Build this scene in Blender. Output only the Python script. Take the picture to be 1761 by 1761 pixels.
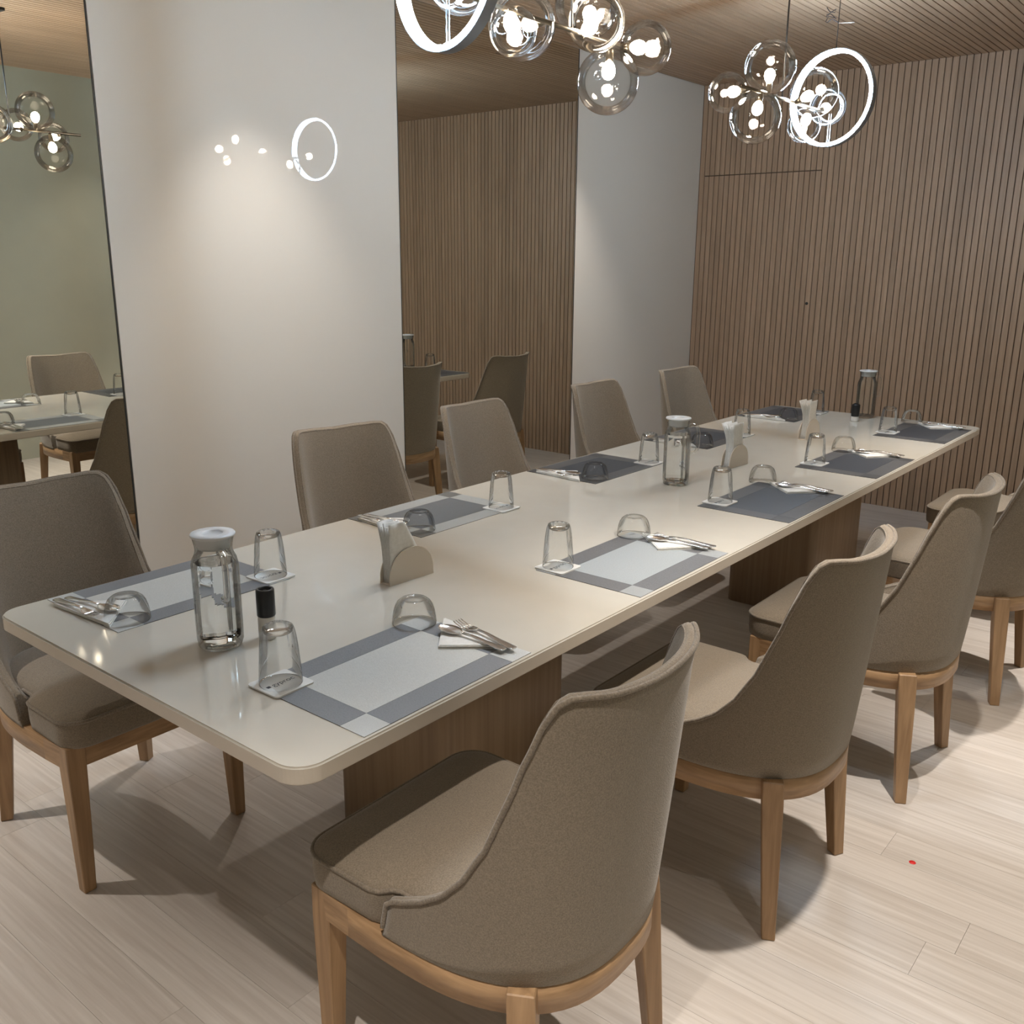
import bpy, bmesh, math, random
from mathutils import Vector, Matrix
random.seed(7)
for o in list(bpy.data.objects): bpy.data.objects.remove(o)
scene = bpy.context.scene
COL = scene.collection
PI = math.pi

# ------------------------------------------------------------------ camera
# (metres; table centred on the origin, +Y runs along the table away from us)
cd = bpy.data.cameras.new('camera'); cam = bpy.data.objects.new('camera', cd); COL.objects.link(cam)
cd.sensor_width = 36.0; cd.lens = 32.995; cd.clip_start = 0.02; cd.clip_end = 50
R_ = Vector((0.775205, 0.631669, 0.007184)); U_ = Vector((-0.170253, 0.197961, 0.965311)); F_ = Vector((-0.608335, 0.749537, -0.261003))
m = Matrix.Identity(4)
for i in range(3):
    m[i][0] = R_[i]; m[i][1] = U_[i]; m[i][2] = -F_[i]
m.translation = Vector((1.63934, -2.92669, 1.54077))
cam.matrix_world = m
scene.camera = cam

# ------------------------------------------------------------------ world, light, exposure
w = bpy.data.worlds.new('world'); scene.world = w; w.use_nodes = True
w.node_tree.nodes['Background'].inputs[0].default_value = (0.5, 0.5, 0.5, 1)
w.node_tree.nodes['Background'].inputs[1].default_value = 0.05
scene.view_settings.view_transform = 'Standard'; scene.view_settings.look = 'None'
scene.view_settings.gamma = 1.0; scene.view_settings.use_curve_mapping = False
scene.view_settings.exposure = 1.1
try:
    scene.cycles.transparent_max_bounces = 32; scene.cycles.max_bounces = 12
    scene.cycles.sample_clamp_indirect = 4.0
except Exception: pass
XL, YF, ZC = -1.6825, 3.187, 2.667          # mirror wall, slatted far wall, slatted ceiling
XE, XR, YN, ZU = 1.393, 2.45, -3.95, 2.95    # ceiling edge, right wall, near wall, upper ceiling
SPOTS = [(-1.40, -2.85), (-1.27, -0.52), (-1.27, 1.55), (1.18, -2.8), (1.18, -0.8), (1.18, 1.2)]
SPOT_W, SPOT_W_LEFT = 112.0, 38.0
SPOT_COL = (1.0, 0.93, 0.85)
BULB_E, RING_E = 80.0, 88.0

# ------------------------------------------------------------------ materials
def newmat(name):
    mt = bpy.data.materials.new(name); mt.use_nodes = True
    nt = mt.node_tree; b = nt.nodes['Principled BSDF']
    return mt, nt, b
def simple(name, col, rough=0.5, metal=0.0, **kw):
    mt, nt, b = newmat(name)
    b.inputs['Base Color'].default_value = (*col, 1); b.inputs['Roughness'].default_value = rough; b.inputs['Metallic'].default_value = metal
    for k, v in kw.items(): b.inputs[k].default_value = v
    return mt
def noise_mat(name, c1, c2, scale, rough=0.5, detail=4, bump=0.0, rand=0.0, lo=0.3, hi=0.7, coords='Object', distort=0.0, c3=None, bscale=1.0, **kw):
    mt, nt, b = newmat(name); N = nt.nodes.new; L = nt.links.new
    tc = N('ShaderNodeTexCoord'); mp = N('ShaderNodeMapping'); mp.inputs['Scale'].default_value = scale
    L(tc.outputs[coords], mp.inputs['Vector'])
    nz = N('ShaderNodeTexNoise'); nz.noise_dimensions = '4D'; nz.inputs['Scale'].default_value = 1.0; nz.inputs['Detail'].default_value = detail; nz.inputs['Distortion'].default_value = distort
    L(mp.outputs[0], nz.inputs['Vector'])
    oi = N('ShaderNodeObjectInfo'); mu = N('ShaderNodeMath'); mu.operation = 'MULTIPLY'; mu.inputs[1].default_value = 57.0
    L(oi.outputs['Random'], mu.inputs[0]); L(mu.outputs[0], nz.inputs['W'])
    rp = N('ShaderNodeValToRGB'); rp.color_ramp.elements[0].position = lo; rp.color_ramp.elements[1].position = hi
    rp.color_ramp.elements[0].color = (*c1, 1); rp.color_ramp.elements[1].color = (*c2, 1)
    if c3:
        e = rp.color_ramp.elements.new((lo + hi) / 2); e.color = (*c3, 1)
    L(nz.outputs['Fac'], rp.inputs[0])
    out = rp.outputs[0]
    if rand > 0:
        mr = N('ShaderNodeMapRange'); mr.inputs['To Min'].default_value = 1 - rand; mr.inputs['To Max'].default_value = 1 + rand
        L(oi.outputs['Random'], mr.inputs['Value'])
        mx = N('ShaderNodeVectorMath'); mx.operation = 'SCALE'
        L(out, mx.inputs[0]); L(mr.outputs[0], mx.inputs['Scale']); out = mx.outputs[0]
    L(out, b.inputs['Base Color'])
    b.inputs['Roughness'].default_value = rough
    if bump > 0:
        bp = N('ShaderNodeBump'); bp.inputs['Strength'].default_value = bump; bp.inputs['Distance'].default_value = 0.002 * bscale
        L(nz.outputs['Fac'], bp.inputs['Height']); L(bp.outputs[0], b.inputs['Normal'])
    for k, v in kw.items(): b.inputs[k].default_value = v
    return mt
def emit(name, col, s):
    mt = bpy.data.materials.new(name); mt.use_nodes = True; nt = mt.node_tree
    nt.nodes.remove(nt.nodes['Principled BSDF']); e = nt.nodes.new('ShaderNodeEmission')
    e.inputs[0].default_value = (*col, 1); e.inputs[1].default_value = s
    nt.links.new(e.outputs[0], nt.nodes['Material Output'].inputs[0]); return mt
def thin_glass(name, tint=(0.992, 0.995, 0.992), ior=1.42, rough=0.0, edge=(0.95, 0.955, 0.95), epow=4.0):
    # thin-walled glass: clear film with Fresnel reflection, denser where it is seen edge-on
    mt = bpy.data.materials.new(name); mt.use_nodes = True; nt = mt.node_tree; N = nt.nodes.new; L = nt.links.new
    nt.nodes.remove(nt.nodes['Principled BSDF'])
    tr = N('ShaderNodeBsdfTransparent'); gl = N('ShaderNodeBsdfGlossy'); gl.inputs['Roughness'].default_value = rough
    lw = N('ShaderNodeLayerWeight'); lw.inputs['Blend'].default_value = 0.5
    pw = N('ShaderNodeMath'); pw.operation = 'POWER'; pw.inputs[1].default_value = epow
    L(lw.outputs['Facing'], pw.inputs[0])
    mc = N('ShaderNodeMix'); mc.data_type = 'RGBA'; mc.inputs['A'].default_value = (*tint, 1); mc.inputs['B'].default_value = (*edge, 1)
    L(pw.outputs[0], mc.inputs['Factor']); L(mc.outputs['Result'], tr.inputs[0])
    fr = N('ShaderNodeFresnel'); fr.inputs['IOR'].default_value = ior
    ms = N('ShaderNodeMixShader'); fm = N('ShaderNodeMath'); fm.operation = 'MULTIPLY'; fm.inputs[1].default_value = 0.8; L(fr.outputs[0], fm.inputs[0]); L(fm.outputs[0], ms.inputs[0]); L(tr.outputs[0], ms.inputs[1]); L(gl.outputs[0], ms.inputs[2])
    L(ms.outputs[0], nt.nodes['Material Output'].inputs[0]); return mt

M = {}
M['panel'] = simple('cream_lacquer_panel', (0.66, 0.625, 0.565), 0.55, **{'Coat Weight': 0.5, 'Coat Roughness': 0.012, 'Coat IOR': 1.45})
M['wall_right'] = noise_mat('sage_wall_paint', (0.45, 0.45, 0.365), (0.49, 0.49, 0.395), (3, 3, 3), 0.7)
M['wall_plain'] = noise_mat('beige_wall_paint', (0.50, 0.46, 0.40), (0.54, 0.50, 0.43), (3, 3, 3), 0.7)
M['white_ceiling'] = simple('white_ceiling_paint', (0.62, 0.60, 0.56), 0.8)
M['mirror'] = simple('silvered_mirror_glass', (0.80, 0.80, 0.74), 0.0, 1.0)
M['mirror_edge'] = simple('dark_mirror_edge', (0.03, 0.03, 0.028), 0.35)
M['slat'] = noise_mat('walnut_slat_wood', (0.325, 0.217, 0.139), (0.425, 0.293, 0.196), (60, 60, 2.2), 0.5, 6, 0.25, 0.07)
M['slat_ceiling'] = noise_mat('walnut_ceiling_wood', (0.325, 0.217, 0.139), (0.425, 0.293, 0.196), (60, 2.2, 60), 0.5, 6, 0.25, 0.07)
M['groove'] = simple('dark_groove_backing', (0.110, 0.070, 0.043), 0.8)
M['plank'] = noise_mat('washed_oak_plank', (0.475, 0.415, 0.365), (0.64, 0.585, 0.535), (2.2, 62, 62), 0.40, 8, 0.08, 0.045, 0.26, 0.70, distort=0.9)
M['subfloor'] = simple('dark_subfloor', (0.44, 0.38, 0.335), 0.9)
M['fabric'] = noise_mat('taupe_wool_fabric', (0.155, 0.121, 0.085), (0.290, 0.235, 0.172), (420, 420, 420), 0.92, 2, 0.45, 0.02, 0.25, 0.78, **{'Sheen Weight': 0.25, 'Sheen Roughness': 0.5})
M['piping'] = noise_mat('taupe_piping_fabric', (0.145, 0.114, 0.082), (0.265, 0.215, 0.160), (300, 300, 300), 0.9, 2, 0.4, **{'Sheen Weight': 0.25})
M['oak'] = noise_mat('oak_leg_wood', (0.275, 0.160, 0.078), (0.47, 0.295, 0.158), (55, 55, 3.2), 0.42, 5, 0.15, 0.04, 0.3, 0.7, distort=0.5)
M['oak_apron'] = noise_mat('oak_apron_wood', (0.275, 0.160, 0.078), (0.47, 0.295, 0.158), (7, 7, 60), 0.42, 5, 0.15, 0.04, 0.3, 0.7, distort=1.2)
M['oak_dark'] = noise_mat('oak_veneer', (0.25, 0.165, 0.10), (0.34, 0.24, 0.15), (70, 70, 1.6), 0.5, 6, 0.1, 0.0)
M['tabletop'] = noise_mat('ivory_quartz', (0.540, 0.505, 0.438), (0.572, 0.537, 0.468), (6, 6, 6), 0.055, 3, **{'Specular IOR Level': 0.5})
M['table_edge'] = noise_mat('ivory_quartz_edge', (0.53, 0.465, 0.39), (0.57, 0.505, 0.425), (9, 9, 9), 0.25, 3)
M['matA_c'] = noise_mat('woven_pale_grey', (0.50, 0.50, 0.475), (0.58, 0.58, 0.55), (260, 900, 10), 0.55, 1, 0.4)
M['matA_b'] = noise_mat('woven_mid_grey', (0.165, 0.170, 0.182), (0.215, 0.222, 0.238), (900, 260, 10), 0.5, 1, 0.4)
M['matA_k'] = noise_mat('woven_pale_grey_corner', (0.46, 0.47, 0.46), (0.54, 0.55, 0.54), (700, 700, 10), 0.55, 1, 0.4)
M['matB_c'] = noise_mat('woven_slate', (0.105, 0.112, 0.120), (0.145, 0.153, 0.163), (260, 900, 10), 0.5, 1, 0.4)
M['matB_b'] = noise_mat('woven_light_border', (0.29, 0.295, 0.285), (0.36, 0.365, 0.35), (900, 260, 10), 0.55, 1, 0.4)
M['matB_k'] = noise_mat('woven_slate_corner', (0.11, 0.11, 0.105), (0.15, 0.15, 0.145), (700, 700, 10), 0.5, 1, 0.4)
M['matD_c'] = noise_mat('woven_blue_grey', (0.300, 0.325, 0.335), (0.370, 0.395, 0.405), (260, 900, 10), 0.5, 1, 0.4)
M['matD_b'] = noise_mat('woven_dark_grey_border', (0.105, 0.105, 0.108), (0.145, 0.145, 0.150), (900, 260, 10), 0.5, 1, 0.4)
M['matD_k'] = noise_mat('woven_blue_grey_corner', (0.27, 0.28, 0.28), (0.34, 0.35, 0.35), (700, 700, 10), 0.5, 1, 0.4)
M['matC_c'] = noise_mat('woven_dark_blue_grey', (0.031, 0.035, 0.043), (0.052, 0.058, 0.070), (260, 900, 10), 0.45, 1, 0.4)
M['matC_b'] = noise_mat('woven_charcoal_border', (0.068, 0.068, 0.070), (0.102, 0.102, 0.105), (900, 260, 10), 0.45, 1, 0.4)
M['matC_k'] = noise_mat('woven_charcoal_corner', (0.045, 0.045, 0.047), (0.070, 0.070, 0.072), (700, 700, 10), 0.45, 1, 0.4)
M['coaster'] = simple('white_card', (0.72, 0.71, 0.68), 0.5)
M['print'] = simple('dark_print_ink', (0.04, 0.045, 0.06), 0.6)
M['napkin'] = noise_mat('white_paper_napkin', (0.72, 0.70, 0.66), (0.80, 0.78, 0.74), (120, 120, 120), 0.8, 2, 0.2)
M['steel'] = simple('polished_steel', (0.90, 0.90, 0.90), 0.2, 1.0)
M['glass'] = thin_glass('clear_tumbler_glass')
M['globe'] = thin_glass('clear_globe_glass', (0.975, 0.97, 0.96), 1.38, 0.0, (0.90, 0.89, 0.88), 7.0)
M['jugglass'] = thin_glass('clear_jug_glass', (0.99, 0.995, 0.99), 1.45, 0.0, (0.95, 0.965, 0.96), 5.0)
M['water'] = simple('water', (1.0, 1.0, 1.0), 0.0, 0.0, **{'Transmission Weight': 1.0, 'IOR': 1.33})
M['lid'] = simple('white_plastic_lid', (0.66, 0.66, 0.66), 0.35)
M['holder'] = simple('beige_acrylic_holder', (0.66, 0.585, 0.495), 0.3)
M['cap'] = simple('black_plastic_cap', (0.008, 0.008, 0.009), 0.3)
M['bottle'] = simple('white_plastic_bottle', (0.70, 0.68, 0.64), 0.35)
M['brass'] = simple('bronzed_metal', (0.16, 0.135, 0.105), 0.3, 1.0)
M['black_metal'] = simple('black_metal', (0.015, 0.015, 0.016), 0.4)
M['casing'] = simple('grey_blue_metal_casing', (0.25, 0.28, 0.32), 0.35, 0.6)
M['bulb'] = emit('warm_bulb_glow', (1.0, 0.86, 0.68), BULB_E)
M['ring'] = emit('cool_led_glow', (0.56, 0.77, 1.0), RING_E)
M['spot_lens'] = emit('downlight_lens_glow', (1.0, 0.92, 0.84), 3.0)
M['trim_wood'] = simple('brown_downlight_trim', (0.16, 0.10, 0.065), 0.5)
M['red'] = simple('red_sticker_vinyl', (0.62, 0.02, 0.02), 0.5)
M['wire'] = simple('dark_wire', (0.03, 0.035, 0.05), 0.5)
M['strip'] = simple('pale_cable_strip', (0.75, 0.75, 0.75), 0.5)
M['seam'] = simple('dark_seam', (0.05, 0.04, 0.03), 0.9)

# ------------------------------------------------------------------ helpers
def mesh(name, verts, faces, mat, smooth=False, flat=None):
    me = bpy.data.meshes.new(name); me.from_pydata([tuple(v) for v in verts], [], faces); me.update()
    me.materials.append(mat)
    if smooth:
        for p in me.polygons: p.use_smooth = True
    if flat:
        for i in flat: me.polygons[i].use_smooth = False
    return me
def link(name, me, parent=None, loc=(0, 0, 0), rot=(0, 0, 0), scale=(1, 1, 1)):
    o = bpy.data.objects.new(name, me); COL.objects.link(o)
    o.location = loc; o.rotation_euler = rot; o.scale = scale
    if parent: o.parent = parent
    return o
def tag(o, label=None, cat=None, group=None, kind=None):
    if label: o['label'] = label
    if cat: o['category'] = cat
    if group: o['group'] = group
    if kind: o['kind'] = kind
    return o
def empty(name, loc=(0, 0, 0), rz=0):
    o = bpy.data.objects.new(name, None); COL.objects.link(o); o.location = loc; o.rotation_euler = (0, 0, rz); o.empty_display_size = 0.1
    return o
def copy_tree(o, parent=None):
    c = o.copy(); COL.objects.link(c); c.parent = parent
    for ch in list(o.children): copy_tree(ch, c)
    return c
def box(x0, x1, y0, y1, z0, z1):
    v = [(x, y, z) for z in (z0, z1) for y in (y0, y1) for x in (x0, x1)]
    f = [(0, 2, 3, 1), (4, 5, 7, 6), (0, 1, 5, 4), (2, 6, 7, 3), (0, 4, 6, 2), (1, 3, 7, 5)]
    return v, f
def bevelled(me, w, seg=2):
    bm = bmesh.new(); bm.from_mesh(me)
    bmesh.ops.bevel(bm, geom=list(bm.edges), offset=w, segments=seg, affect='EDGES', profile=0.5)
    bm.to_mesh(me); bm.free(); return me
def boxmesh(name, b, mat, bev=0.0, seg=2):
    me = mesh(name, *box(*b), mat)
    if bev: bevelled(me, bev, seg)
    return me
def lathe(name, prof, mat, seg=32, smooth=True, radial=None):
    # prof: (r, z) list; r=0 closes to a pole
    v = []; f = []; rings = []
    for i, (r, z) in enumerate(prof):
        if r < 1e-6: rings.append([len(v)]); v.append((0, 0, z))
        else:
            ring = []
            for k in range(seg):
                a = 2 * PI * k / seg; rr = r * (radial(a, i, r, z) if radial else 1)
                ring.append(len(v)); v.append((rr * math.cos(a), rr * math.sin(a), z))
            rings.append(ring)
    for A, B in zip(rings, rings[1:]):
        if len(A) == 1 and len(B) == 1: continue
        for k in range(seg):
            k2 = (k + 1) % seg
            if len(A) == 1: f.append((A[0], B[k2], B[k]))
            elif len(B) == 1: f.append((A[k], A[k2], B[0]))
            else: f.append((A[k], A[k2], B[k2], B[k]))
    return mesh(name, v, f, mat, smooth)
def tube(name, pts, r, mat, seg=8, closed=False, radii=None):
    pts = [Vector(p) for p in pts]; n = len(pts); v = []; f = []
    up = None
    for i, p in enumerate(pts):
        if closed: t = pts[(i + 1) % n] - pts[i - 1]
        else: t = pts[min(i + 1, n - 1)] - pts[max(i - 1, 0)]
        t.normalize()
        if up is None:
            up = Vector((0, 0, 1)) if abs(t.z) < 0.9 else Vector((1, 0, 0))
        a = t.cross(up); 
        if a.length < 1e-6: a = t.orthogonal()
        a.normalize(); b = a.cross(t); b.normalize(); up = b
        rr = radii[i] if radii else r
        for k in range(seg):
            th = 2 * PI * k / seg; v.append(p + a * rr * math.cos(th) + b * rr * math.sin(th))
    m_ = n if closed else n - 1
    for i in range(m_):
        j = (i + 1) % n
        for k in range(seg):
            k2 = (k + 1) % seg; f.append((i * seg + k, i * seg + k2, j * seg + k2, j * seg + k))
    if not closed:
        f.append(tuple(range(seg))[::-1]); f.append(tuple((n - 1) * seg + k for k in range(seg)))
    return mesh(name, v, f, mat, True)
def prism(name, outline, z0, z1, mat, bev=0.0):
    n = len(outline); v = [(x, y, z0) for x, y in outline] + [(x, y, z1) for x, y in outline]
    f = [tuple(range(n))[::-1], tuple(range(n, 2 * n))] + [(i, (i + 1) % n, n + (i + 1) % n, n + i) for i in range(n)]
    return mesh(name, v, f, mat)
def rrect(x0, x1, y0, y1, r, seg=8):
    o = []
    for cx, cy, a0 in ((x1 - r, y1 - r, 0), (x0 + r, y1 - r, 90), (x0 + r, y0 + r, 180), (x1 - r, y0 + r, 270)):
        for k in range(seg + 1):
            a = math.radians(a0 + 90 * k / seg); o.append((cx + r * math.cos(a), cy + r * math.sin(a)))
    return o
def interp(tab, x):
    if x <= tab[0][0]: return tab[0][1]
    for (a, va), (b, vb) in zip(tab, tab[1:]):
        if x <= b:
            t = (x - a) / (b - a); t = t * t * (3 - 2 * t) * 0.35 + t * 0.65
            return va + (vb - va) * t
    return tab[-1][1]

# ------------------------------------------------------------------ room shell
# floor: slab with single planks laid across the room
fl = tag(link('floor', boxmesh('floor', (XL - 0.02, XR, YN, YF + 0.02, -0.06, -0.004), M['subfloor'])), kind='structure')
PW, PL = 0.135, 1.22
plank_cache = {}
row = 0; y = YF
while y > YN + 0.01:
    x = XL - random.uniform(0.05, 1.15)
    while x < XR - 0.02:
        a = max(x, XL); b = min(x + PL, XR)
        if b - a > 0.03:
            Lk = round(b - a, 3); wy = min(PW, y - YN)
            key = (Lk, round(wy, 3))
            if key not in plank_cache:
                plank_cache[key] = boxmesh('plank', (-Lk / 2 + 0.0003, Lk / 2 - 0.0003, -wy / 2 + 0.0003, wy / 2 - 0.0003, -0.004, 0.0), M['plank'])
            link('plank', plank_cache[key], fl, ((a + b) / 2, y - wy / 2, 0))
        x += PL
    y -= PW; row += 1

# slatted far wall with a flush door in it
PITCH, SW = 0.0375, 0.0318
wf = tag(link('wall_far', boxmesh('wall_far', (XL - 0.02, XR, YF + 0.011, YF + 0.11, 0, ZU), M['groove'])), kind='structure')
D0, D1, DZ = -1.640, -0.822, 2.092
door = tag(link('door_1', boxmesh('door_1', (D0, D1, YF + 0.0085, YF + 0.0108, 0.004, DZ - 0.003), M['groove'])), kind='structure')
sl_full = boxmesh('slat', (-SW / 2, SW / 2, 0, 0.011, 0.0, ZC), M['slat'])
sl_low = boxmesh('slat', (-SW / 2, SW / 2, 0, 0.0085, 0.006, DZ - 0.003), M['slat'])
sl_up = boxmesh('slat', (-SW / 2, SW / 2, 0, 0.011, DZ + 0.004, ZC), M['slat'])
sl_edge = boxmesh('slat', (-SW / 2 + 0.004, SW / 2, 0, 0.011, 0.0, ZC), M['slat'])
x = XL + 0.003 + SW / 2
while x < XR - SW / 2:
    if D0 < x - SW / 2 + 0.004 and x + SW / 2 - 0.004 < D1:
        link('slat', sl_low, door, (x, YF - 0.0015, 0)); link('slat', sl_up, wf, (x, YF, 0))
    else:
        link('slat', sl_full, wf, (x, YF, 0))
    x += PITCH
lk = lathe('lock', [(0, 0), (0.009, 0), (0.009, 0.006), (0.006, 0.008), (0, 0.008)], M['black_metal'], 16)
link('lock', lk, door, (-0.842, YF - 0.001, 1.268), (PI / 2, 0, 0))
link('gap_strip', boxmesh('gap_strip', (D1 + 0.001, D1 + 0.005, YF + 0.0005, YF + 0.0108, 0.0, DZ), M['groove']), door)

# mirror wall: lacquer panels between tall mirrors
wl = tag(link('wall_left', boxmesh('wall_left', (XL - 0.12, XL - 0.012, YN, YF + 0.011, 0, ZU), M['wall_plain'])), kind='structure')
Y1, Y2, Y3 = -1.1315, 0.3146, 1.7332
for a, b in ((Y1 + 0.004, Y2), (Y3, YF - 0.001)):
    link('panel', boxmesh('panel', (XL - 0.012, XL, a, b, 0.0, ZC), M['panel'], 0.0012, 1), wl)
def mirror(a, b, label, edges):
    t = empty('wall_mirror', (XL, (a + b) / 2, 0)); tag(t, label, 'mirror')
    h = (b - a) / 2
    link('mirror_glass', boxmesh('mirror_glass', (-0.011, -0.001, -h + 0.001, h - 0.001, 0.0, ZC), M['mirror']), t)
    for e in edges:
        link('edge_strip', boxmesh('edge_strip', (-0.0112, 0.0008, e * h - 0.0035, e * h + 0.0008, 0.0, ZC), M['mirror_edge']), t)
mirror(-3.0, Y1, 'tall frameless mirror behind the nearest chair, reflecting the sage green wall', (1,))
mirror(Y2, Y3, 'tall frameless mirror between two cream panels, reflecting the slatted wall', (1, -1))
link('panel', boxmesh('panel', (XL - 0.012, XL, YN, -3.0, 0.0, ZC), M['panel']), wl)

# slatted ceiling over the table, its edge and the higher ceiling beyond
ce = tag(link('ceiling', boxmesh('ceiling', (XL - 0.02, XE, YN, YF + 0.02, ZC + 0.011, ZC + 0.05), M['groove'])), kind='structure')
cs = boxmesh('slat', (-SW / 2, SW / 2, YN, YF, 0.0, 0.011), M['slat_ceiling'])
x = XL + 0.004 + SW / 2
while x < XE - SW / 2:
    link('slat', cs, ce, (x, 0, ZC)); x += PITCH
tag(link('trim_1', boxmesh('trim_1', (XE, XE + 0.02, YN, YF, ZC, ZU), M['slat_ceiling'])), kind='structure')
tag(link('ceiling_upper', boxmesh('ceiling_upper', (XE - 0.2, XR, YN, YF + 0.02, ZU, ZU + 0.04), M['white_ceiling'])), kind='structure')
tag(link('wall_right', boxmesh('wall_right', (XR, XR + 0.1, YN, YF + 0.1, 0, ZU), M['wall_right'])), kind='structure')
tag(link('wall_near', boxmesh('wall_near', (XL - 0.12, XR + 0.1, YN - 0.1, YN, 0, ZU), M['wall_plain'])), kind='structure')

# ------------------------------------------------------------------ downlights (with their light)
def downlight(x, y, label, z=ZC):
    t = empty('downlight', (x, y, z)); tag(t, label, 'downlight', 'recessed ceiling downlights')
    link('trim_ring', lathe('trim_ring', [(0.026, 0.004), (0.028, -0.002), (0.034, -0.002), (0.036, 0.0), (0.036, 0.003)], M['trim_wood'], 24), t)
    link('lens', lathe('lens', [(0, 0.003), (0.026, 0.003)], M['spot_lens'], 24), t)
    ld = bpy.data.lights.new('downlight_beam', 'SPOT'); ld.energy = (SPOT_W_LEFT * (2.4 if y < -2 else 1.0)) if x < 0 else (SPOT_W if z < 2.8 else 22.0); ld.color = SPOT_COL
    ld.spot_size = math.radians(72); ld.spot_blend = 0.75; ld.shadow_soft_size = 0.022
    lo = bpy.data.objects.new('downlight_beam', ld); COL.objects.link(lo); lo.parent = t; lo.location = (0, 0, -0.004)
WHERE = ['near end', 'middle', 'far end']
for i, (x, y) in enumerate(SPOTS):
    side = 'mirror wall side' if x < 0 else 'side away from the mirrors'
    downlight(x, y, 'small recessed ceiling downlight, %s of the row on the %s' % (WHERE[i % 3], side))

for y, wd in ((-1.9, 'behind the camera'), (0.9, 'beside the far chairs')):  # two fill lamps added out of view to brighten the mirrored right wall
    downlight(1.92, y, 'unseen added fill downlight in the higher white ceiling, %s' % wd, ZU)

# ------------------------------------------------------------------ table
TW, TL, TH, TT = 1.0915, 4.2251, 0.75, 0.034
tb = empty('dining_table'); tag(tb, 'long ivory stone dining table on two oak veneer pedestals', 'table')
top = prism('tabletop', rrect(-TW / 2, TW / 2, -TL / 2, TL / 2, 0.055, 12), TH - TT, TH, M['tabletop'])
bm = bmesh.new(); bm.from_mesh(top)
ed = [e for e in bm.edges if abs(e.verts[0].co.z - e.verts[1].co.z) < 1e-6]
bmesh.ops.bevel(bm, geom=ed, offset=0.0035, segments=3, affect='EDGES'); bm.to_mesh(top); bm.free()
top.materials.append(M['table_edge'])
for p in top.polygons:
    if abs(p.normal.z) < 0.35: p.material_index = 1
link('tabletop', top, tb)
for (a, b) in ((-1.42, -0.90), (0.94, 1.52)):
    pm = prism('pedestal', rrect(-0.2, 0.2, a, b, 0.035, 6), 0.0, TH - TT, M['oak_dark'])
    for p in pm.polygons: p.use_smooth = abs(p.normal.z) < 0.5
    ped = link('pedestal', pm, tb)

# ------------------------------------------------------------------ chairs
# local frame: +x is where the sitter looks, origin on the floor under the seat
def superpath(x0, a, b, n, N=56):
    pts = []
    for i in range(N + 1):
        th = -PI / 2 + PI * i / N
        c, s = math.cos(th), math.sin(th)
        pts.append((x0 - a * abs(c) ** (2 / n), b * math.copysign(abs(s) ** (2 / n), s)))
    d = [0]
    for p, q in zip(pts, pts[1:]): d.append(d[-1] + math.hypot(q[0] - p[0], q[1] - p[1]))
    T = d[-1]
    def at(u):          # u in -1..1
        s = (u + 1) / 2 * T
        for i in range(len(d) - 1):
            if s <= d[i + 1] + 1e-9:
                k = (s - d[i]) / max(1e-9, d[i + 1] - d[i])
                return (pts[i][0] + (pts[i + 1][0] - pts[i][0]) * k, pts[i][1] + (pts[i + 1][1] - pts[i][1]) * k)
        return pts[-1]
    return at
base_path = superpath(0.045, 0.345, 0.252, 2.7)
top_path = superpath(-0.06, 0.29, 0.26, 2.6)
RIM = [(0.0, 0.924), (0.28, 0.930), (0.38, 0.934), (0.44, 0.934), (0.48, 0.922), (0.515, 0.892), (0.555, 0.830), (0.60, 0.742), (0.652, 0.652), (0.72, 0.582), (0.79, 0.540), (0.87, 0.512), (0.95, 0.492), (1.0, 0.480)]
ZB = 0.398
def shell_pt(u, z):
    s = (z - ZB) / (0.93 - ZB); s = s ** 0.9
    bx, by = base_path(u); tx, ty = top_path(u)
    return Vector((bx + (tx - bx) * s, by + (ty - by) * s, z))
def shell_in(u, z, th):
    e = 0.01; p = shell_pt(u, z)
    a = shell_pt(max(-1, u - e), z); b = shell_pt(min(1, u + e), z); t = b - a; t.z = 0; t.normalize()
    n = Vector((-t.y, t.x, 0))           # points inward (+x at the rear centre)
    if n.dot(Vector((0.02, 0, 0)) - Vector((p.x, p.y, 0))) < 0: n = -n
    return p + n * th
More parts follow.
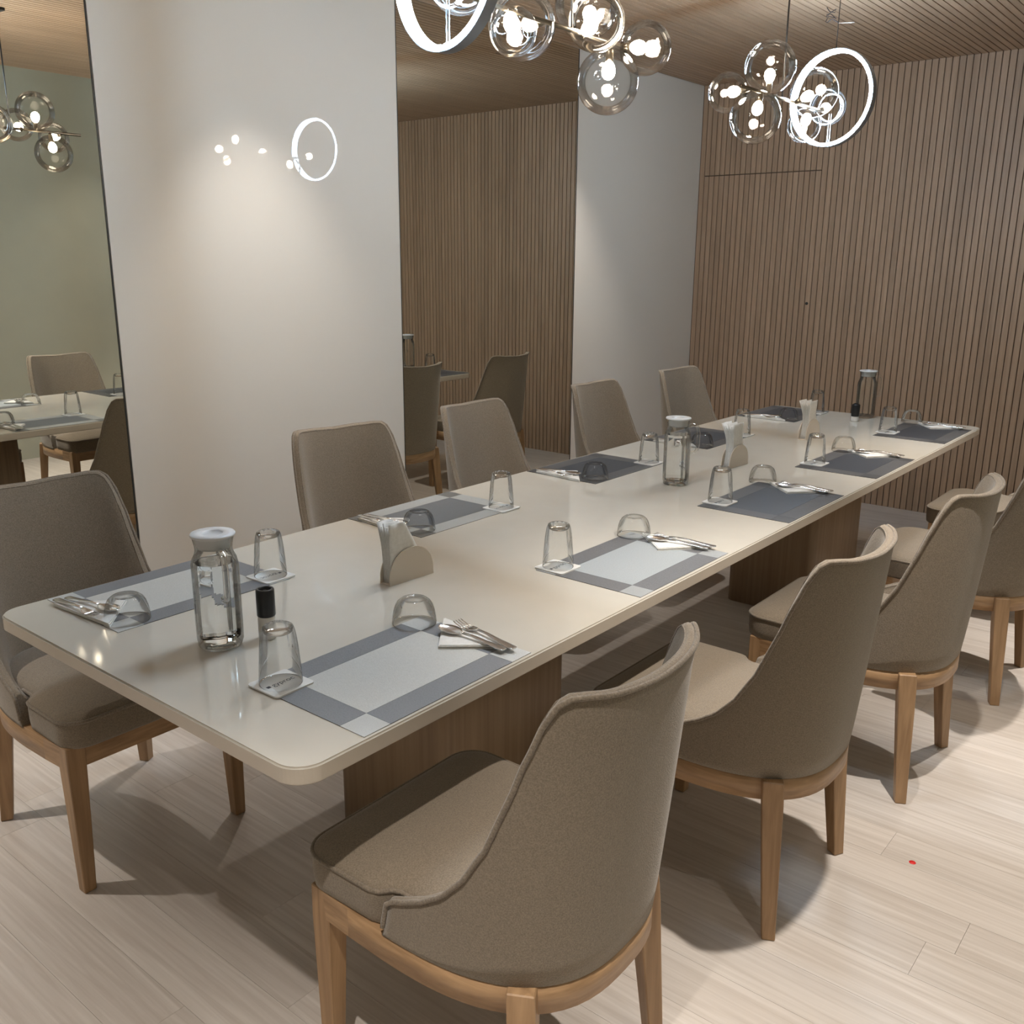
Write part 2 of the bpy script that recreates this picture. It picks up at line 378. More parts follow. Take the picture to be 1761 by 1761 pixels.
def make_chair():
    c = empty('dining_chair')
    NU = 64; NV = 12
    verts = []; faces = []; prof = None
    for i in range(NU + 1):
        u = -1 + 2 * i / NU; zr = interp(RIM, abs(u))
        th0 = 0.046; th1 = 0.021
        col = []
        for j in range(NV + 1):
            z = ZB + (zr - 0.012 - ZB) * j / NV; col.append(shell_pt(u, z))
        for a in (25, 55, 90, 125, 155):
            ar = math.radians(a); k = (1 - math.cos(ar)) / 2
            z = zr - 0.012 + 0.012 * math.sin(ar); col.append(shell_in(u, z, th1 * k))
        zi0 = 0.43
        for j in range(NV + 1):
            z = (zr - 0.012) + (zi0 - (zr - 0.012)) * j / NV
            k = j / NV; col.append(shell_in(u, z, th1 + (th0 - th1) * min(1, k * 1.3) ** 0.8))
        col.append(shell_in(u, ZB + 0.004, th0))
        prof = len(col); verts += col
    for i in range(NU):
        for j in range(prof):
            j2 = (j + 1) % prof
            faces.append((i * prof + j, i * prof + j2, (i + 1) * prof + j2, (i + 1) * prof + j))
    flat = [len(faces), len(faces) + 1]
    faces.append(tuple(range(prof))); faces.append(tuple(NU * prof + j for j in range(prof))[::-1])
    me = mesh('backrest', verts, faces, M['fabric'], True, flat)
    bm = bmesh.new(); bm.from_mesh(me); bmesh.ops.recalc_face_normals(bm, faces=bm.faces); bm.to_mesh(me); bm.free()
    bk = link('backrest', me, c)
    # welt round the outer rim and down the front of the wings
    pts = []
    for i in range(7): pts.append(shell_pt(-1, ZB + 0.02 + (0.470 - ZB - 0.02) * i / 6) + Vector((0.002, -0.0015, 0)))
    for i in range(1, 96):
        u = -1 + 2 * i / 96; z = interp(RIM, abs(u)) - 0.004; p = shell_pt(u, z); q = shell_in(u, z, 0.001); pts.append(p + (p - q) * 0.5)
    for i in range(7): pts.append(shell_pt(1, 0.470 + (ZB + 0.02 - 0.470) * i / 6) + Vector((0.002, 0.0015, 0)))
    link('piping', tube('piping', pts, 0.0048, M['piping'], 6), bk)
    pts2 = []
    for i in range(2, 95):
        u = -1 + 2 * i / 96; z = interp(RIM, abs(u)) - 0.006; pts2.append(shell_in(u, z, 0.0195))
    link('inner_seam', tube('inner_seam', pts2, 0.0018, M['piping'], 5), bk)
    # seat cushion
    half = []
    def w(x): return 0.246 if x > 0.075 else (0.216 if x < 0.035 else 0.216 + 0.030 * (1 - math.cos(PI * (x - 0.035) / 0.04)) / 2)
    for k in range(10): half.append((0.272, 0.185 * k / 10))
    for k in range(9):
        a = PI / 2 * k / 8; half.append((0.212 + 0.060 * math.cos(a), 0.185 + 0.061 * math.sin(a)))
    for k in range(1, 20):
        x = 0.212 - (0.212 + 0.10) * k / 19; half.append((x, w(x)))
    for k in range(1, 10):
        a = PI / 2 * k / 9; half.append((-0.10 - 0.168 * math.sin(a), 0.216 * math.cos(a) ** 0.6 if k < 9 else 0.0))
    outline = half + [(x, -y) for x, y in half[::-1] if y > 1e-9 and True]
    # drop the duplicate rear point if any
    levels = [(0.965, 0.398), (0.992, 0.405), (1.0, 0.425), (1.002, 0.450), (0.998, 0.466), (0.990, 0.4715), (0.965, 0.477), (0.90, 0.4835), (0.78, 0.489), (0.6, 0.493), (0.35, 0.4955)]
    cx, cy = 0.03, 0
    v = []; f = []; n = len(outline)
    for s, z in levels:
        for x, y in outline: v.append((cx + (x - cx) * s, y * s, z))
    for l in range(len(levels) - 1):
        for k in range(n):
            k2 = (k + 1) % n; f.append((l * n + k, l * n + k2, (l + 1) * n + k2, (l + 1) * n + k))
    v.append((cx, 0, 0.496)); ci = len(v) - 1; L_ = (len(levels) - 1) * n
    for k in range(n): f.append((L_ + k, L_ + (k + 1) % n, ci))
    f.append(tuple(range(n))[::-1])
    sm = mesh('seat', v, f, M['fabric'], True)
    bm = bmesh.new(); bm.from_mesh(sm); bmesh.ops.remove_doubles(bm, verts=bm.verts, dist=1e-5); bmesh.ops.recalc_face_normals(bm, faces=bm.faces); bm.to_mesh(sm); bm.free()
    st = link('seat', sm, c)
    pp = [(x * 0.997, y * 0.997, 0.4695) for x, y in outline if x > -0.02]
    k0 = max(range(len(pp)), key=lambda i: (pp[i][0] < 0.02, pp[i][1]))
    pos = [p for p in pp if p[1] >= 0]; neg = [p for p in pp if p[1] < 0]
    pos.sort(key=lambda p: (-p[0] if p[1] > 0.19 else -1, p[1])); 
    left = sorted([p for p in pp if p[1] > 0.1846], key=lambda p: -math.atan2(p[1] - 0.0, p[0] + 0.25))
    line = [(x * 0.997, y * 0.997, 0.4695) for x, y in half if x > -0.02]
    full = [(x, -y, z) for x, y, z in line[::-1]] + line[1:]
    link('seat_piping', tube('seat_piping', full, 0.0042, M['piping'], 6), st)
    # oak seat frame
    ap = []
    ap_path = superpath(0.045, 0.3435, 0.2505, 2.7)
    loop = [(0.243, -0.240), (0.14, -0.247)] + [ap_path(-1 + 2 * i / 40) for i in range(41)] + [(0.14, 0.247), (0.243, 0.240)]
    inner = []
    nL = len(loop)
    for i, (x, y) in enumerate(loop):
        k = 0.90; inner.append((0.0 + (x - 0.0) * k, y * k))
    v = []; f = []
    for (x, y), (xi, yi) in zip(loop, inner):
        v += [(x, y, 0.343), (x, y, 0.402), (xi, yi, 0.402), (xi, yi, 0.343)]
    for i in range(nL):
        j = (i + 1) % nL
        for k in range(4):
            k2 = (k + 1) % 4; f.append((i * 4 + k, j * 4 + k, j * 4 + k2, i * 4 + k2))
    am = mesh('seat_frame', v, f, M['oak_apron'])
    bm = bmesh.new(); bm.from_mesh(am); bmesh.ops.recalc_face_normals(bm, faces=bm.faces); bm.to_mesh(am); bm.free()
    for p in am.polygons: p.use_smooth = abs(p.normal.z) < 0.5 and p.center.x < 0.1
    link('seat_frame', am, c)
    for sx, sy in ((1, 1), (1, -1), (-1, 1), (-1, -1)):
        wb = 0.0155
        if sx > 0: tx, ty, bx, by, zt, wt, n = 0.2225, 0.2185 * sy, 0.226, 0.222 * sy, 0.404, 0.0235, Vector((1, 0, 0))
        else:
            # rear legs sit in the curve of the frame, outer face flush with it
            u0 = 0.505 * sy; a = Vector((*ap_path(u0 - 0.02), 0)); b = Vector((*ap_path(u0 + 0.02), 0)); d = (b - a).normalized()
            n = Vector((d.y, -d.x, 0)); p = Vector((*ap_path(u0), 0))
            if n.dot(p) < 0: n = -n
            wt = 0.0240
            tx, ty, bx, by, zt = -0.2170, 0.1905 * sy, -0.248, 0.213 * sy, 0.3975
        e1 = n; e2 = Vector((-n.y, n.x, 0))
        v = []
        for (px, py, pz, ww) in ((bx, by, 0.0, wb), (bx + (tx - bx) * 0.85, by + (ty - by) * 0.85, 0.34, wt), (tx, ty, zt, wt)):
            for s1, s2 in ((-1, -1), (1, -1), (1, 1), (-1, 1)):
                w_ = Vector((px, py, pz)) + e1 * ww * s1 + e2 * ww * s2; v.append(tuple(w_))
        f = [(3, 2, 1, 0), (8, 9, 10, 11)]
        for l in range(2):
            for k in range(4):
                k2 = (k + 1) % 4; f.append((l * 4 + k, l * 4 + k2, (l + 1) * 4 + k2, (l + 1) * 4 + k))
        lm = mesh('leg', v, f, M['oak']); bevelled(lm, 0.0022, 1)
        link('leg', lm, c)
    return c
chair0 = make_chair()
ORD = ['nearest', 'second', 'middle', 'fourth', 'farthest']
LSIDE = 'mirror wall side'; RSIDE = 'side away from the mirrors'
CH_R = [(0.633, -1.735, 181.0), (0.682, -0.870, 180.0), (0.737, -0.080, 180.0), (0.795, 0.787, 180.0), (0.775, 1.66, 180.0)]
CH_L = [(-0.690, -1.795, 0.0), (-0.745, -0.705, -10.0), (-0.770, 0.115, 0.0), (-0.770, 1.055, 0.0), (-0.770, 1.905, -2.0)]
first = True
for side, lst in (('R', CH_R), ('L', CH_L)):
    for i, (x, y, a) in enumerate(lst):
        c = chair0 if first else copy_tree(chair0); first = False
        c.location = (x, y, 0); c.rotation_euler = (0, 0, math.radians(a))
        tag(c, 'taupe upholstered dining chair with oak legs, %s one on the %s' % (ORD[i], LSIDE if side == 'L' else RSIDE), 'chair', 'dining chairs around the table')

# ------------------------------------------------------------------ place settings
MAT_R = [(0.376, -1.732), (0.374, -0.838), (0.377, 0.034), (0.375, 0.836), (0.370, 1.747)]
MAT_L = [(-0.378, -1.762), (-0.382, -0.822), (-0.376, 0.075), (-0.376, 0.930), (-0.376, 1.850)]
TUM_R = [(0.262, -1.926), (0.248, -1.018), (0.252, -0.105), (0.252, 0.712), (0.238, 1.640)]
TUM_L = [(-0.268, -1.552), (-0.258, -0.645), (-0.262, 0.285), (-0.257, 1.106), (-0.250, 1.985)]
BOW_R = [(0.235, -1.540), (0.240, -0.630), (0.230, 0.275), (0.240, 1.062), (0.230, 2.030)]
BOW_L = [(-0.270, -1.940), (-0.284, -1.000), (-0.270, -0.085), (-0.265, 0.735), (-0.272, 1.670)]
STYLE_R = 'ADCCC'; STYLE_L = 'ABCCC'
MT = 0.0016; MX, MY, MB = 0.160, 0.232, 0.062       # half depth, half width, border
def make_mat(st):
    t = empty('placemat')
    link('backing', boxmesh('backing', (-MX + 0.0004, MX - 0.0004, -MY + 0.0004, MY - 0.0004, 0.0, 0.0008), M['seam']), t)
    def q(name, b, mat): link(name, boxmesh(name, (b[0] + 0.0003, b[1] - 0.0003, b[2] + 0.0003, b[3] - 0.0003, 0.0004, MT), M[mat]), t)
    q('centre_panel', (-MX + MB, MX - MB, -MY + MB, MY - MB), 'mat%s_c' % st)
    q('border_strip', (-MX, -MX + MB, -MY + MB, MY - MB), 'mat%s_b' % st); q('border_strip', (MX - MB, MX, -MY + MB, MY - MB), 'mat%s_b' % st)
    q('border_strip', (-MX + MB, MX - MB, -MY, -MY + MB), 'mat%s_b' % st); q('border_strip', (-MX + MB, MX - MB, MY - MB, MY), 'mat%s_b' % st)
    for a in (-MX, MX - MB):
        for b in (-MY, MY - MB): q('corner_square', (a, a + MB, b, b + MB), 'mat%s_k' % st)
    return t
mats = {}
STN = {'D': 'blue grey woven placemat with dark border', 'A': 'pale grey woven placemat with darker border', 'B': 'slate woven placemat with pale border', 'C': 'charcoal woven placemat'}

# upturned fluted tumbler: closed foot on top, mouth on the coaster
def make_tumbler():
    t = empty('tumbler')
    H = 0.118
    def flute(a, i, r, z):
        k = max(0.0, min(1.0, (z - 0.050) / 0.035)); return 1 + 0.040 * k * (abs(math.sin(7 * a)) - 0.6)
    outer = [(0.0385, 0.0), (0.0408, 0.0004), (0.0415, 0.0015), (0.0408, 0.012), (0.0398, 0.028), (0.0386, 0.045), (0.0374, 0.060), (0.0360, 0.075), (0.0342, 0.090), (0.0325, 0.101), (0.0308, 0.109), (0.0282, 0.1155), (0.0245, H), (0.020, H - 0.001), (0.0, H - 0.004)]
    link('glass_wall', lathe('glass_wall', outer, M['glass'], 84, True, flute), t)
    link('thick_foot', lathe('thick_foot', [(0.0, H - 0.017), (0.020, H - 0.0165), (0.0265, H - 0.013), (0.0285, H - 0.006)], M['glass'], 36), t)
    return t
def make_bowl():
    o = lathe('glass_bowl', [(0.0465, 0.0), (0.0488, 0.0003), (0.0498, 0.0015), (0.0494, 0.008), (0.0482, 0.020), (0.0460, 0.032), (0.0425, 0.043), (0.0375, 0.0515), (0.032, 0.0560), (0.0285, 0.0585), (0.026, 0.0585), (0.0235, 0.0555), (0.0, 0.0550)], M['glass'], 56)
    return o
tumbler0 = make_tumbler(); bowl_me = make_bowl()
# coaster with printed word
def text_mesh(s, size, mat):
    cu = bpy.data.curves.new('txt', 'FONT'); cu.body = s; cu.size = size; cu.align_x = 'LEFT'
    ob = bpy.data.objects.new('txt', cu); COL.objects.link(ob); bpy.context.view_layer.update()
    me = bpy.data.meshes.new_from_object(ob.evaluated_get(bpy.context.evaluated_depsgraph_get())); bpy.data.objects.remove(ob)
    me.materials.clear(); me.materials.append(mat); me.name = 'lettering'; return me
CO = 0.0455
co_me = prism('coaster', rrect(-CO, CO, -CO, CO, 0.008, 5), 0.0, 0.0032, M['coaster'])
word = text_mesh('gyproc', 0.0185, M['print'])
def make_coaster():
    t = empty('coaster'); link('card', co_me, t)
    # reads from the diner's seat: +x local is "up", -y local is reading direction
    link('lettering', word, t, (-0.004, 0.020, 0.0034), (0, 0, -PI / 2))
    link('printed_square', boxmesh('printed_square', (-0.004, 0.004, -0.004, 0.004, 0.0030, 0.0034), M['print']), t, (0.001, 0.028, 0))
    return t
coaster0 = make_coaster()
# folded napkin: paper square folded to a triangle
def make_napkin():
    v = []; f = []
    lay = [(0.0, 0.0), (0.0022, 0.004), (0.0044, 0.001), (0.0062, 0.005)]
    for i, (z, ins) in enumerate(lay):
        A = [(-0.112 + ins, -0.118), (0.0, -0.002 - ins), (0.112 - ins, -0.118)]
        b = len(v)
        for x, y in A: v.append((x, y, z))
        for x, y in A: v.append((x, y, z + 0.0016))
        f += [(b, b + 1, b + 2)[::-1], (b + 3, b + 4, b + 5)[::1], (b, b + 1, b + 4, b + 3), (b + 1, b + 2, b + 5, b + 4), (b + 2, b, b + 3, b + 5)]
    me = mesh('napkin', v, f, M['napkin'])
    bm = bmesh.new(); bm.from_mesh(me); bmesh.ops.recalc_face_normals(bm, faces=bm.faces); bm.to_mesh(me); bm.free()
    return me
napkin_me = make_napkin()
NZ = 0.0078
# cutlery: built along +x (head toward the table centre), length about 0.19
def blade(name, stations, thick=0.0022):
    # stations: (x, half width, z mid, z edge)
    v = []; f = []; K = 7
    for x, hw, zm, ze in stations:
        for k in range(K):
            s = -1 + 2 * k / (K - 1); v.append((x, s * hw, zm + (ze - zm) * s * s))
        for k in range(K):
            s = 1 - 2 * k / (K - 1); v.append((x, s * hw, zm + (ze - zm) * s * s - thick))
    R = 2 * K; n = len(stations)
    for i in range(n - 1):
        for k in range(R):
            k2 = (k + 1) % R; f.append((i * R + k, i * R + k2, (i + 1) * R + k2, (i + 1) * R + k))
    f.append(tuple(range(R))[::-1]); f.append(tuple((n - 1) * R + k for k in range(R)))
    me = mesh(name, v, f, M['steel'], True)
    bm = bmesh.new(); bm.from_mesh(me); bmesh.ops.recalc_face_normals(bm, faces=bm.faces); bm.to_mesh(me); bm.free()
    return me
HANDLE = [(-0.105, 0.003, 0.003, 0.003), (-0.102, 0.0085, 0.003, 0.003), (-0.085, 0.0095, 0.0035, 0.0032), (-0.05, 0.0065, 0.006, 0.0055), (-0.015, 0.0038, 0.0095, 0.009), (0.012, 0.0034, 0.0095, 0.009)]
spoon_h = blade('handle', HANDLE)
spoon_b = blade('bowl', [(0.012, 0.0034, 0.0095, 0.009), (0.020, 0.008, 0.0065, 0.0085), (0.030, 0.0155, 0.0035, 0.0085), (0.044, 0.0192, 0.0028, 0.0088), (0.058, 0.0185, 0.0030, 0.009), (0.070, 0.0140, 0.0045, 0.009), (0.078, 0.007, 0.007, 0.009), (0.081, 0.001, 0.0088, 0.009)])
fork_b = blade('neck', [(0.012, 0.0034, 0.0095, 0.009), (0.022, 0.008, 0.006, 0.007), (0.032, 0.0125, 0.0035, 0.0048), (0.044, 0.0128, 0.0028, 0.0038)])
def make_spoon():
    t = empty('spoon'); link('handle', spoon_h, t); link('spoon_bowl', spoon_b, t); return t
def make_fork():
    t = empty('fork'); link('handle', spoon_h, t); link('neck', fork_b, t)
    tine = blade('tine', [(0.043, 0.0014, 0.003, 0.003), (0.060, 0.0013, 0.0035, 0.0035), (0.076, 0.0011, 0.007, 0.007), (0.084, 0.0005, 0.0095, 0.0095)], 0.0018)
    for k in range(4): link('tine', tine, t, (0, -0.0108 + 0.0072 * k, 0))
    return t
spoon0 = make_spoon(); fork0 = make_fork()
used = set()
def place(proto, loc, rz, label, cat, group):
    o = proto if id(proto) not in used else copy_tree(proto); used.add(id(proto))
    o.location = loc; o.rotation_euler = (0, 0, rz); tag(o, label, cat, group); return o
for side, mm, tt, bb, ss in (('R', MAT_R, TUM_R, BOW_R, STYLE_R), ('L', MAT_L, TUM_L, BOW_L, STYLE_L)):
    rz = PI if side == 'R' else 0.0
    sd = LSIDE if side == 'L' else RSIDE
    for i in range(5):
        at = '%s setting on the %s' % (ORD[i], sd)
        st = ss[i]; jit = random.uniform(-0.012, 0.012)
        if st not in mats: mats[st] = make_mat(st)
        place(mats[st], (mm[i][0], mm[i][1], TH), rz + jit * 0.6, '%s, %s' % (STN[st], at), 'placemat', 'woven placemats')
        zc_ = TH + MT
        cx, cy = tt[i]
        place(coaster0, (cx, cy, zc_), rz + jit * 2, 'white square printed coaster, %s' % at, 'coaster', 'printed coasters')
        place(tumbler0, (cx, cy, zc_ + 0.0036), jit * 20, 'upturned clear glass tumbler, %s' % at, 'tumbler', 'upturned tumblers')
        bo = link('glass_bowl', bowl_me, None, (bb[i][0], bb[i][1], zc_)); tag(bo, 'upturned small clear glass bowl, %s' % at, 'bowl', 'upturned glass bowls')
        # napkin hypotenuse lies along the mat end at the diner's right hand
        s = 1 if side == 'R' else -1
        nx, ny = mm[i][0], mm[i][1] + s * 0.118
        rj = random.uniform(-0.12, 0.12)
        np_ = link('paper_napkin', napkin_me, None, (nx, ny, zc_), (0, 0, rz + rj)); tag(np_, 'white paper napkin folded to a triangle, %s' % at, 'napkin', 'folded paper napkins')
        cxr, sxr = math.cos(rz + rj), math.sin(rz + rj)
        def loc(px, py): return (nx + cxr * px - sxr * py, ny + sxr * px + cxr * py, zc_ + NZ)
        place(spoon0, loc(-0.012, -0.074), rz + rj + 0.10 + random.uniform(-0.05, 0.05), 'steel spoon on folded napkin, %s' % at, 'spoon', 'steel spoons')
        place(fork0, loc(-0.022, -0.108), rz + rj - 0.03 + random.uniform(-0.04, 0.04), 'steel fork on folded napkin, %s' % at, 'fork', 'steel forks')

# ------------------------------------------------------------------ jugs
def octo(a, i, r, z, amt=0.045):
    return 1.0
def jug(x, y, rz, label, water):
    t = empty('water_jug', (x, y, TH), rz); tag(t, label, 'jug', 'lidded glass water jugs')
    def facet(a, i, r, z):
        k = 1.0 if 0.012 < z < 0.185 else 0.0
        s = PI / 4; aa = (a + PI / 8) % s - s / 2
        return 0.9 * (1.0 + k * (min(1.03, math.cos(PI / 8) / math.cos(aa) * 1.045) - 1.0))
    prof = [(0.0, 0.004), (0.036, 0.003), (0.044, 0.0), (0.0495, 0.004), (0.0515, 0.014), (0.052, 0.05), (0.052, 0.10), (0.0522, 0.15), (0.052, 0.178), (0.0495, 0.192), (0.0435, 0.203), (0.0415, 0.212), (0.0425, 0.222), (0.046, 0.236), (0.0465, 0.238)]
    link('glass_body', lathe('glass_body', prof, M['jugglass'], 64, True, facet), t)
    inn = [(0.0, 0.013), (0.040, 0.013), (0.046, 0.018), (0.0478, 0.03), (0.0480, 0.10), (0.048, 0.176), (0.0455, 0.190), (0.040, 0.202), (0.0385, 0.212), (0.040, 0.224), (0.0435, 0.237), (0.0465, 0.238)]
    if not water: link('inner_wall', lathe('inner_wall', inn, M['jugglass'], 64, True, facet), t)
    if water:
        link('water', lathe('water', [(0.0, 0.0135), (0.0395, 0.0135), (0.0452, 0.019), (0.0470, 0.03), (0.0472, 0.10), (0.0472, 0.176), (0.0455, 0.1845), (0.0, 0.1845)], M['water'], 64, False, facet), t)
    hp = [(0.037, 0, 0.212), (0.050, 0, 0.219), (0.064, 0, 0.217), (0.073, 0, 0.205), (0.0755, 0, 0.185), (0.0755, 0, 0.15), (0.073, 0, 0.128), (0.066, 0, 0.118), (0.054, 0, 0.116), (0.046, 0, 0.117)]
    link('handle', tube('handle', hp, 0.0062, M['jugglass'], 10), t)
    ld = link('lid', lathe('lid', [(0.0, 0.2145), (0.0365, 0.2145), (0.0372, 0.220), (0.038, 0.236), (0.0392, 0.2392), (0.0475, 0.2392), (0.0500, 0.2405), (0.0502, 0.2435), (0.0488, 0.2455), (0.024, 0.2458), (0.0225, 0.2445), (0.020, 0.2415), (0.0, 0.2412)], M['lid'], 48, True, lambda a, i, r, z: 0.9), t)
    return t
jug(0.006, -1.885, math.radians(-18), 'faceted glass jug of water with white lid at near end of table', True)
jug(0.001, 0.035, math.radians(42), 'faceted glass jug of water with white lid at middle of table', True)
jug(-0.003, 2.010, math.radians(40), 'empty faceted glass jug with white lid at far end of table', False)

# ------------------------------------------------------------------ small bottles with black caps
def bottle(x, y, h, cz, label, taper):
    t = empty('seasoning_bottle', (x, y, TH)); tag(t, label, 'bottle', 'small black capped bottles')
    link('bottle_body', lathe('bottle_body', [(0, 0.001), (0.0165, 0.0), (0.0185, 0.003), (0.0188, 0.01), (0.0188, cz - 0.006), (0.0180, cz - 0.001), (0.016, cz + 0.002), (0, cz + 0.002)], M['bottle'], 32), t)
    if taper: pr = [(0, cz), (0.0195, cz), (0.0203, cz + 0.002), (0.0203, h - 0.012), (0.0190, h - 0.008), (0.008, h - 0.001), (0, h)]
    else: pr = [(0, cz), (0.0190, cz), (0.0198, cz + 0.002), (0.0196, h - 0.003), (0.0186, h), (0.0140, h), (0.0128, h - 0.002), (0.0125, h - 0.009), (0.005, h - 0.009), (0.0045, h - 0.004), (0.0, h - 0.004)]
    link('bottle_cap', lathe('bottle_cap', pr, M['cap'], 32), t)
bottle(0.052, -1.800, 0.112, 0.052, 'small white bottle with tall black cap beside the nearest water jug', False)
bottle(0.001, 1.862, 0.094, 0.026, 'small white bottle with black top beside the empty jug', True)

# ------------------------------------------------------------------ napkin holders and their napkins
def holder(x, y, rz, label, nlabel, fan):
    t = empty('napkin_holder', (x, y, TH), rz); tag(t, label, 'napkin holder', 'arched napkin holders')
    def plate():
        n = 20; o = [(-0.074 * math.cos(PI * k / n), 0.006 + 0.082 * math.sin(PI * k / n) ** 0.8) for k in range(n + 1)]
        o = [(-0.074, 0.0)] + o + [(0.074, 0.0)]
        N = len(o); v = [(-0.0014, a, b) for a, b in o] + [(0.0014, a, b) for a, b in o]
        f = [tuple(range(N)), tuple(range(N, 2 * N))[::-1]] + [(i, N + i, N + (i + 1) % N, (i + 1) % N) for i in range(N)]
        me = mesh('side_plate', v, f, M['holder'])
        bm = bmesh.new(); bm.from_mesh(me); bmesh.ops.recalc_face_normals(bm, faces=bm.faces); bm.to_mesh(me); bm.free(); return me
    pl = plate()
    link('side_plate', pl, t, (0.0175, 0, 0)); link('side_plate', pl, t, (-0.0175, 0, 0))
    link('base_plate', boxmesh('base_plate', (-0.0160, 0.0160, -0.073, 0.073, 0.0, 0.003), M['holder']), t)
    # a pack of folded napkins standing in it, leaning out at the top
    nt_ = empty('napkin_pack', (x, y, TH + 0.0035), rz); tag(nt_, nlabel, 'napkins', 'napkins in the holders')
    for k in range(7):
        s = -1 + 2 * k / 6
        v = []; f = []; NR = 8; NC = 8
        for r in range(NR + 1):
            h = r / NR; z = h * ((0.168 if fan else 0.150) + 0.006 * math.cos(k * 2.1))
            y0 = -0.066 - 0.010 * h * h; y1 = 0.062 - (0.088 if not fan else 0.075) * h ** 1.25
            if fan: y0 += 0.018 * math.sin(PI * h); y1 += 0.028 * max(0, h - 0.55)
            for cidx in range(NC + 1):
                cc = cidx / NC
                xx = s * (0.0120 + 0.004 * h) + (0.016 if fan else 0.010) * s * max(0, h - 0.6) ** 1.2 * 2 + 0.003 * math.sin(cc * 9 + k) * h * max(0, h - 0.45)
                v.append((xx, y0 + (y1 - y0) * cc, z))
        for r in range(NR):
            for cidx in range(NC):
                a = r * (NC + 1) + cidx; f.append((a, a + 1, a + NC + 2, a + NC + 1))
        o = link('napkin_sheet', mesh('napkin_sheet', v, f, M['napkin'], True), nt_)
        md = o.modifiers.new('thick', 'SOLIDIFY'); md.thickness = 0.0012; md.offset = 0
holder(0.002, -1.332, math.radians(-3), 'beige arched napkin holder near the closest water jug', 'white napkins leaning in the holder nearest the closest jug', False)
holder(0.022, 0.468, math.radians(-3), 'beige arched napkin holder just beyond the middle water jug', 'white napkins fanned in the holder beyond the middle jug', True)
holder(0.004, 1.260, math.radians(-2), 'beige arched napkin holder farthest along the table', 'white napkins fanned in the farthest holder', True)

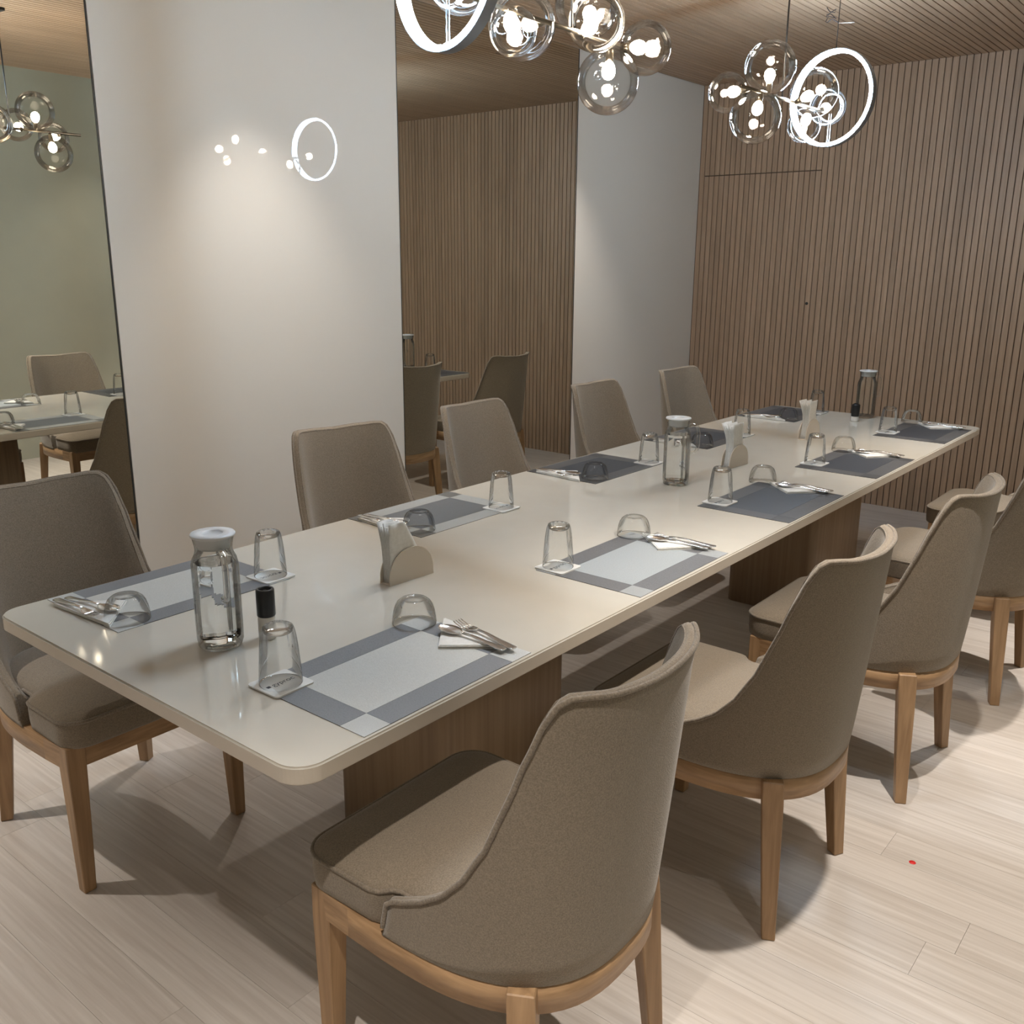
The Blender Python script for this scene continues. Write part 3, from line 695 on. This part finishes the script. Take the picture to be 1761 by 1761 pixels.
# ------------------------------------------------------------------ chandeliers
def uvsphere(name, r, mat, seg=40, rings=24):
    pr = [(0, -r)] + [(r * math.sin(PI * k / rings), -r * math.cos(PI * k / rings)) for k in range(1, rings)] + [(0, r)]
    return lathe(name, pr, mat, seg)
globe_cache = {}
def chandelier(origin, rz, globes, stub, label):
    # local frame: ring centre above origin, bar runs along -y; heights are absolute
    t = empty('chandelier', (origin[0], origin[1], ZC), rz); tag(t, label, 'chandelier', 'globe chandeliers over the table')
    Z = lambda z: z - ZC
    BZ = 2.137
    link('bar', tube('bar', [(0, -0.115, Z(BZ)), (0, -0.84, Z(BZ))], 0.0065, M['brass'], 12), t)
    cn = link('canopy', boxmesh('canopy', (-0.045, 0.045, -0.512, -0.28, -0.014, 0.0), M['black_metal'], 0.002, 1), t)
    link('cable', tube('cable', [(0, -0.49, -0.012), (0, -0.49, Z(BZ) + 0.005)], 0.0035, M['black_metal'], 8), t)
    for (gx, gy, gz, r, d, by) in globes:
        key = r
        if key not in globe_cache: globe_cache[key] = uvsphere('glass_globe', r, M['globe'])
        g = link('glass_globe', globe_cache[key], t, (gx, gy, Z(gz)))
        dv = Vector((gx, gy - by, gz - BZ)); ln = dv.length; dv.normalize()
        # socket from the bar, bulb inside the globe (globe frame)
        p0 = -dv * ln; p1 = -dv * (r * 0.28 + 0.028)
        if (p1 - p0).dot(dv) < 0.012: p0 = p1 - dv * 0.012
        link('socket', tube('socket', [p0, p0 + (p1 - p0) * 0.5, p1], 0.009, M['brass'], 12, radii=[0.006, 0.011, 0.011]), g)
        pr = [(0, 0.0), (0.010, 0.001), (0.0165, 0.011), (0.020, 0.024), (0.0178, 0.037), (0.010, 0.046), (0, 0.049)]
        b = link('bulb', lathe('bulb', pr, M['bulb'], 20), g, p1)
        b.rotation_mode = 'QUATERNION'; b.rotation_quaternion = Vector((0, 0, 1)).rotation_difference(dv)
    if stub:
        link('bare_socket', tube('bare_socket', [(0, -0.545, Z(BZ)), (-0.02, -0.545, Z(BZ) + 0.006), (-0.036, -0.545, Z(BZ) + 0.012)], 0.008, M['brass'], 10), t)
    # LED ring: flat hoop whose inner face glows, axis nearly along the bar
    RZ = 2.197; R0 = 0.186
    def hoop(name, ri, ro, hw, mat, a0=0, a1=360, n=96):
        v = []; f = []
        full = a1 - a0 >= 360
        N = n if full else n + 1
        for k in range(N):
            a = math.radians(a0 + (a1 - a0) * k / n)
            for (rr, yy) in ((ri, -hw), (ro, -hw), (ro, hw), (ri, hw)):
                v.append((rr * math.sin(a), yy, -rr * math.cos(a)))
        for k in range(n):
            j = (k + 1) % N
            for q in range(4):
                q2 = (q + 1) % 4; f.append((k * 4 + q, k * 4 + q2, j * 4 + q2, j * 4 + q))
        if not full: f += [(0, 1, 2, 3), ((N - 1) * 4 + 3, (N - 1) * 4 + 2, (N - 1) * 4 + 1, (N - 1) * 4)]
        me = mesh(name, v, f, mat)
        bm = bmesh.new(); bm.from_mesh(me); bmesh.ops.recalc_face_normals(bm, faces=bm.faces); bm.to_mesh(me); bm.free(); return me
    rg = link('led_ring', hoop('led_ring', R0 - 0.010, R0, 0.0180, M['ring'], 2, 358), t, (0, 0, Z(RZ)), (0, 0, -math.radians(9)))
    link('ring_casing', hoop('ring_casing', R0 + 0.0003, R0 + 0.005, 0.0150, M['casing']), rg)
    for dx in (-0.005, 0.005):
        link('ring_wire', tube('ring_wire', [(dx, 0, -R0 + 0.001), (dx, 0, BZ - RZ)], 0.0016, M['casing'], 6), rg)
    link('ring_cable', tube('ring_cable', [(0, 0, R0 + 0.004), (0, 0, ZC - RZ)], 0.0018, M['black_metal'], 6), rg)
    if stub:
        # slack of the cable twisted together beside a pale clip
        sl = [(-0.008 - 0.042 * abs(math.sin(k * 0.55)), -0.012 * math.cos(k * 1.1), 0.215 + 0.0035 * k + 0.010 * math.sin(k * 1.9)) for k in range(15)]
        sl = [(0, 0, 0.212)] + sl
        link('cable_slack', tube('cable_slack', sl, 0.0016, M['wire'], 6), rg, (0, 0, 0.075), (0, 0, math.radians(48)))
        link('cable_clip', tube('cable_clip', [(0, 0, 0), (0.066, 0, 0.003)], 0.0016, M['strip'], 6), rg, (0, 0, 0.288), (0, 0, math.radians(48)))
    return t
# globes: x, y relative to the ring, absolute height, radius, direction (unused), bar position y
SH = [(-0.090, -0.762, 2.132, 0.071, 0, -0.762), (-0.006, -0.600, 2.233, 0.094, 0, -0.610), (-0.015, -0.677, 2.052, 0.094, 0, -0.670),
      (0.078, -0.372, 2.165, 0.090, 0, -0.372), (-0.017, -0.221, 2.070, 0.066, 0, -0.221), (0.0, -0.035, 2.160, 0.074, 0, -0.120)]
chandelier((-0.012, 1.217), 0.0, SH, True, 'chandelier of clear glass globes with glowing ring at the far end of table')
SN = [(-0.081, -0.739, 2.122, 0.073, 0, -0.739), (0.031, -0.604, 2.225, 0.090, 0, -0.612), (0.009, -0.686, 2.035, 0.090, 0, -0.68),
      (-0.046, -0.541, 2.160, 0.077, 0, -0.541), (0.078, -0.372, 2.140, 0.090, 0, -0.372), (-0.017, -0.220, 2.086, 0.060, 0, -0.220), (0.0, -0.040, 2.165, 0.074, 0, -0.120)]
chandelier((0.0, -1.157), PI, SN, False, 'chandelier of clear glass globes with glowing ring nearest the camera')

# ------------------------------------------------------------------ odds and ends
dot = link('floor_sticker', lathe('floor_sticker', [(0, 0.0006), (0.0085, 0.0006), (0.0088, 0.0)], M['red'], 24), None, (1.106, -0.572, 0.0))
tag(dot, 'small round red sticker on the pale plank floor', 'sticker')
